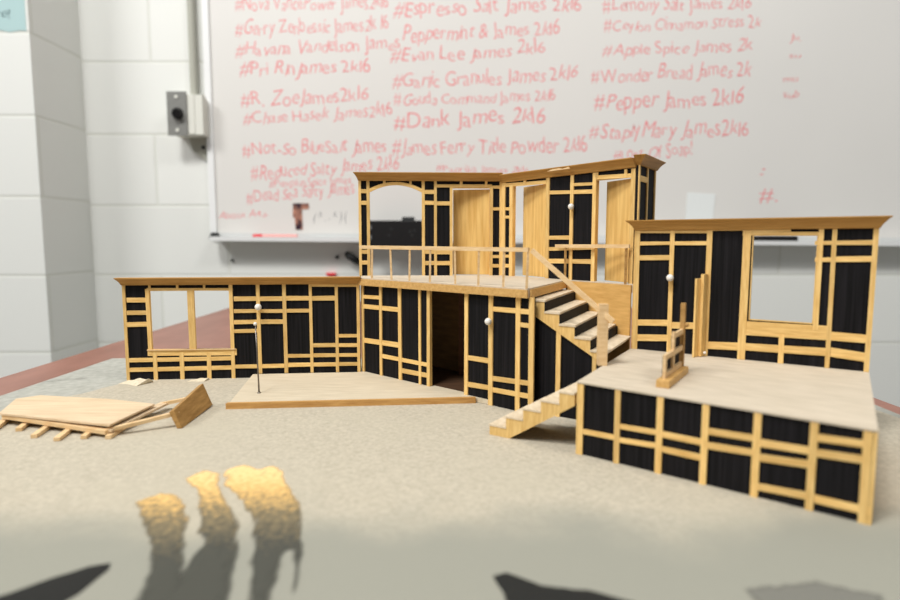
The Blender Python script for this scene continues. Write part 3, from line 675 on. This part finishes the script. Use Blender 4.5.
def plank(bm):
    b0, b1 = Vector((-185.5, 404.5, .1)), Vector((-186.5, 461, 1.2))
    upv = Vector((-.36, -.02, .93)); n = Vector((-.93, -.05, -.36)).normalized()
    vs = []
    for e, h in ((b0, 14.), (b1, 18.5)):
        up = upv.normalized()
        q = [e, e+up*h, e+up*h+n*3.6, e+n*3.6]
        vs.append([bm.verts.new(Vector((p.x, p.y, max(p.z, .1)))*MM) for p in q])
    a, b = vs
    bm.faces.new(a); bm.faces.new(list(reversed(b)))
    for i in range(4): bm.faces.new([a[i], b[i], b[(i+1) % 4], a[(i+1) % 4]])
part('end_plank', M['oldwood'], rp, plank, .25)

# ================================================================== things on the back wall
wb = thing('whiteboard', 'large whiteboard covered in red handwriting on the back wall', 'whiteboard', (0, 1660, 0))
part('writing_surface', M['white'], wb, lambda bm: box(bm, -634, 1740, -14, -1, 128, 1340))
part('side_frame', M['frame'], wb, lambda bm: box(bm, -652, -633.5, -20, -1, 142, 1342), 2.)
part('side_frame', M['frame'], wb, lambda bm: box(bm, 1739, 1758, -20, -1, 142, 1342), 2.)
part('top_frame', M['frame'], wb, lambda bm: box(bm, -633.5, 1739, -20, -1, 1338, 1356), 2.)
def droop(bm):
    for v in bm.verts: v.co.z -= (v.co.x + .636)*.0075
def tray(bm):
    prism(bm, [(-1, 141), (-1, 130), (-58, 127), (-64, 128), (-65, 139), (-62.5, 139), (-61, 131.4), (-18, 133.6), (-18, 141)], -636, 1745, 'x'); droop(bm)
part('bottom_frame', M['traygrey'], wb, lambda bm: [box(bm, -633.5, 1739, -19, -1, 139.5, 150), droop(bm)])
part('pen_tray', M['frame'], wb, tray)
part('tray_end', M['rubber'], wb, lambda bm: prism(bm, [(-12, 138), (-58, 134), (-40, 150), (-30, 150)], -641, -626, 'x'))

glyphs = {}
def glyph(ch):
    if ch not in glyphs:
        cu = bpy.data.curves.new('g', 'FONT'); cu.body = ch; cu.size = 1.; cu.offset = -.012; cu.resolution_u = 3
        o = bpy.data.objects.new('g', cu); C.objects.link(o)
        me = bpy.data.meshes.new_from_object(o.evaluated_get(bpy.context.evaluated_depsgraph_get()))
        bpy.data.objects.remove(o)
        xs = [v.co.x for v in me.vertices] or [0, .3]
        glyphs[ch] = (me, min(xs), max(xs))
    return glyphs[ch]
def write(parent, text, x0, x1, z0, z1, h, mat, y, name='handwriting', rnd=None):
    """a line of handwriting as flat ink, letters a little uneven"""
    rnd = rnd or random.Random(len(text)*7+int(x0))
    adv = []; x = 0.
    for ch in text:
        if ch == ' ': x += .26; continue
        me, a, b = glyph(ch); w = b-a
        adv.append((ch, x, w)); x += w + .085
    k = (x1-x0)/max(x, .01); s = h/.72
    bm = bmesh.new()
    for ch, px, w in adv:
        me, a, b = glyph(ch)
        t = rnd.uniform(-.14, .14); ys = s*rnd.uniform(.8, 1.15); dy = rnd.uniform(-.12, .12)*h
        sh = rnd.uniform(-.15, .3)
        vm = {}
        base = z0 + (z1-z0)*px/max(x, .01) + dy
        for v in me.vertices:
            gx, gy = (v.co.x-a), v.co.y
            gx, gy = gx + sh*gy, gy + t*gx
            vm[v.index] = bm.verts.new(V(x0 + (px+gx)*k, y, base + gy*ys))
        for p in me.polygons:
            try: bm.faces.new([vm[i] for i in p.vertices])
            except ValueError: pass
    me = bpy.data.meshes.new(name); bm.to_mesh(me); bm.free(); me.materials.append(mat)
    o = bpy.data.objects.new(name, me); C.objects.link(o); o.parent = parent
    return o
for i, (t, x0, x1, z0, z1, h) in enumerate(TEXT):
    write(wb, t, x0, x1, z0, z1, h, M['inkgrey'] if t.startswith('( ^') else (M['inkred'] if t in ('Ju.', 'su', 'mu', 'sub') else M['ink']), -14.25)

FY = 1645.6     # just in front of the whiteboard's surface
solo('photo_cutout', noisy('photo_print', (52, 34, 46), (206, 148, 122), (60, 60, 50), .45, .3, 0., 2., .35, .65), 'small dark photo cutout in an upside-down L shape stuck low on the whiteboard', 'photo',
     lambda bm: prism(bm, [(-426, 229), (-383, 229), (-383, 214), (-402, 213), (-401, 158), (-420, 158), (-422, 190), (-427, 192)], FY-1.1, FY-.2, 'y'))
solo('paper_note', M['note'], 'square pale paper note stuck on the whiteboard behind the platform wall', 'note',
     lambda bm: prism(bm, [(640, 180), (715, 178), (718, 254), (642, 258)], FY-1.2, FY-.2, 'y'))
# pens and other things on the tray (tray floor about 132 mm, lip at 139)
def pen(label, x0, x1, mbody, mcap, y=1612, cat='marker', r=7.):
    t = thing('marker_pen', label, cat, (x0, y, 131.6+r))
    part('barrel', mbody, t, lambda bm: tube(bm, [(0, 0, 0), (x1-x0, 0, 0)], r, 14), smooth=False)
    part('cap', mcap, t, lambda bm: tube(bm, [(-26, 0, 0), (-24, 0, 0), (-.2, 0, 0)], [r*.75, r*1.05, r*1.05], 14))
pen('pale pink marker pen with red cap lying on the left of the pen tray', -500, -408, M['pink'], M['red'])
solo('board_eraser', M['plastic'], 'black board eraser on the pen tray, seen above the square window', 'eraser',
     lambda bm: box(bm, 806, 930, 1608, 1636, 122.4, 141.5), bevel=5.)
sp = thing('black_speaker', 'black plastic box standing on the pen tray, seen through the arched opening', 'speaker', (-138, 1618, 130.2))
part('body', M['plastic'], sp, lambda bm: box(bm, -72, 74, -18, 20, 0, 50), 2.)
part('front_apron', M['plastic'], sp, lambda bm: box(bm, -72, 74, -56, -48.5, -20, 50), 1.5)
part('top_bridge', M['plastic'], sp, lambda bm: box(bm, -72, 74, -55, -17, 40, 50), 1.)
part('top_knob', M['rubber'], sp, lambda bm: box(bm, 12, 44, -30, -8, 50, 60), 2.)
for zz in (33, 8):
    part('switch', M['grey_plastic'], sp, lambda bm: box(bm, -70, -65.5, -58, -55.8, zz-6, zz+4))
for xx, zz in ((-20, 12), (-14, 28), (40, 12), (46, 24), (34, 22)):
    part('socket_hole', M['rubber'], sp, lambda bm: tube(bm, [(xx, -56.8, zz), (xx, -55.8, zz)], 3., 12))
hk = solo('wall_grip', M['plastic'], 'black rounded grip on the wall below the tray, left of the arched opening', 'grip',
     lambda bm: tube(bm, [(-282, 1659.6, 92), (-281, 1646, 91), (-274, 1641, 86), (-258, 1641, 76), (-246, 1648, 68), (-245, 1659.6, 67)], [6, 8, 10, 10, 8, 6], 12), smooth=True)
solo('red_tab', M['red'], 'small red tab low on the block wall, just above the long low wall', 'tab',
     lambda bm: box(bm, -340, -315, 1646, 1659.98, 33, 40), bevel=0.)
solo('wall_screw', M['rubber'], 'small dark screw on the wall below the tray, nearer the left corner', 'screw',
     lambda bm: tube(bm, [(-600, 1659.8, 74), (-600, 1653, 74)], 4., 10), group='screws below the tray')
solo('wall_screw', M['rubber'], 'small dark screw on the wall below the tray, nearer the model', 'screw',
     lambda bm: tube(bm, [(-311, 1659.8, 83), (-311, 1653, 83)], 5., 10), group='screws below the tray')

# wall switch with its conduit
sw = thing('wall_switch', 'grey metal switch plate with black knob in a boxy wall housing', 'switch', (-707, 1660, 400))
part('housing', M['ivory'], sw, lambda bm: box(bm, -20, 44, -62, -.5, 4, 106), 2.)
part('faceplate', M['metal'], sw, lambda bm: box(bm, -26, 26, -66, -62.2, 0, 112), 1.)
part('knob', M['plastic'], sw, lambda bm: tube(bm, [(2, -66.1, 56), (2, -70, 56), (6, -84, 52)], [15, 14, 11], 14), smooth=False)
for zz in (14, 98):
    part('screw', M['ivory'], sw, lambda bm: tube(bm, [(0, -66.1, zz), (0, -68.5, zz)], 4.4, 10))
part('cover', M['ivory'], sw, lambda bm: prism(bm, [(-60, 4), (-60, 104), (-46, 108), (-22, 96), (-12, 60), (-12, 4)], 44.2, 64, 'x'), 0.)
part('bracket', M['ivorydark'], sw, lambda bm: prism(bm, [(4, 3.9), (70, 3.9), (70, -54), (46, -54), (14, -32)], -9, -4, 'y'))
part('screw', M['rubber'], sw, lambda bm: tube(bm, [(42, -9.1, -22), (42, -11.5, -22)], 5., 10))
solo('conduit_pipe', M['ivorydark'], 'painted conduit pipe running up the wall from the switch housing', 'pipe',
     lambda bm: tube(bm, [(-681, 1646, 507), (-681, 1646, 2080)], 10, 14))
ps = thing('paper_poster', 'pale blue paper sheet with handwriting stuck on the left pillar', 'poster', (0, 1460, 0))
def poster(bm):
    edge = [(-1240, 618), (-1180, 622), (-1110, 614), (-1060, 620), (-1030, 614), (-1005, 618), (-991, 617)]
    prism(bm, edge + [(-991, 900), (-1240, 900)], -1.2, -.02, 'y')
part('sheet', M['paper'], ps, poster)
write(ps, 've?', -1064, -1022, 646, 642, 24, M['inkdark'], -1.4)

# ================================================================== light, camera
def area(name, loc, target, sx, sy, power, col=(1, 1, 1)):
    l = bpy.data.lights.new(name, 'AREA'); l.shape = 'RECTANGLE'; l.size = sx; l.size_y = sy; l.energy = power; l.color = col
    o = bpy.data.objects.new(name, l); C.objects.link(o); o.location = loc
    o.rotation_euler = (Vector(target)-Vector(loc)).to_track_quat('-Z', 'Y').to_euler()
    return o
area('ceiling_and_fill_light', (-2.5, -1.0, 3.3), (1.6, 1.2, .9), 1.3, 1.0, 70, (1., .99, .97))
area('ceiling_and_fill_light', (-.85, -.6, 3.3), (.1, 1.1, .9), .7, .5, 66, (1., .99, .97))
area('ceiling_and_fill_light', (1.5, -.5, 3.3), (1.1, 1.4, .9), .7, .5, 26, (1., .99, .97))  # weak fill added to brighten the right side of the wall
w = bpy.data.worlds.new('World'); bpy.context.scene.world = w; w.use_nodes = True
bg = w.node_tree.nodes['Background']; bg.inputs['Color'].default_value = (.97, .985, 1., 1); bg.inputs['Strength'].default_value = .21

cam = bpy.data.cameras.new('camera'); cam.lens = 24.; cam.sensor_width = 36.; cam.clip_start = .01
co = bpy.data.objects.new('camera', cam); C.objects.link(co)
pitch = math.atan(60/600.)
co.location = (0, 0, Z0+.130); co.rotation_euler = (math.pi/2-pitch, 0, 0)
cam.dof.use_dof = True; cam.dof.focus_distance = .535; cam.dof.aperture_fstop = 5.2
sc = bpy.context.scene; sc.camera = co
vs = sc.view_settings; vs.view_transform = 'Standard'; vs.look = 'None'; vs.exposure = -.08; vs.gamma = 1.; vs.use_curve_mapping = False
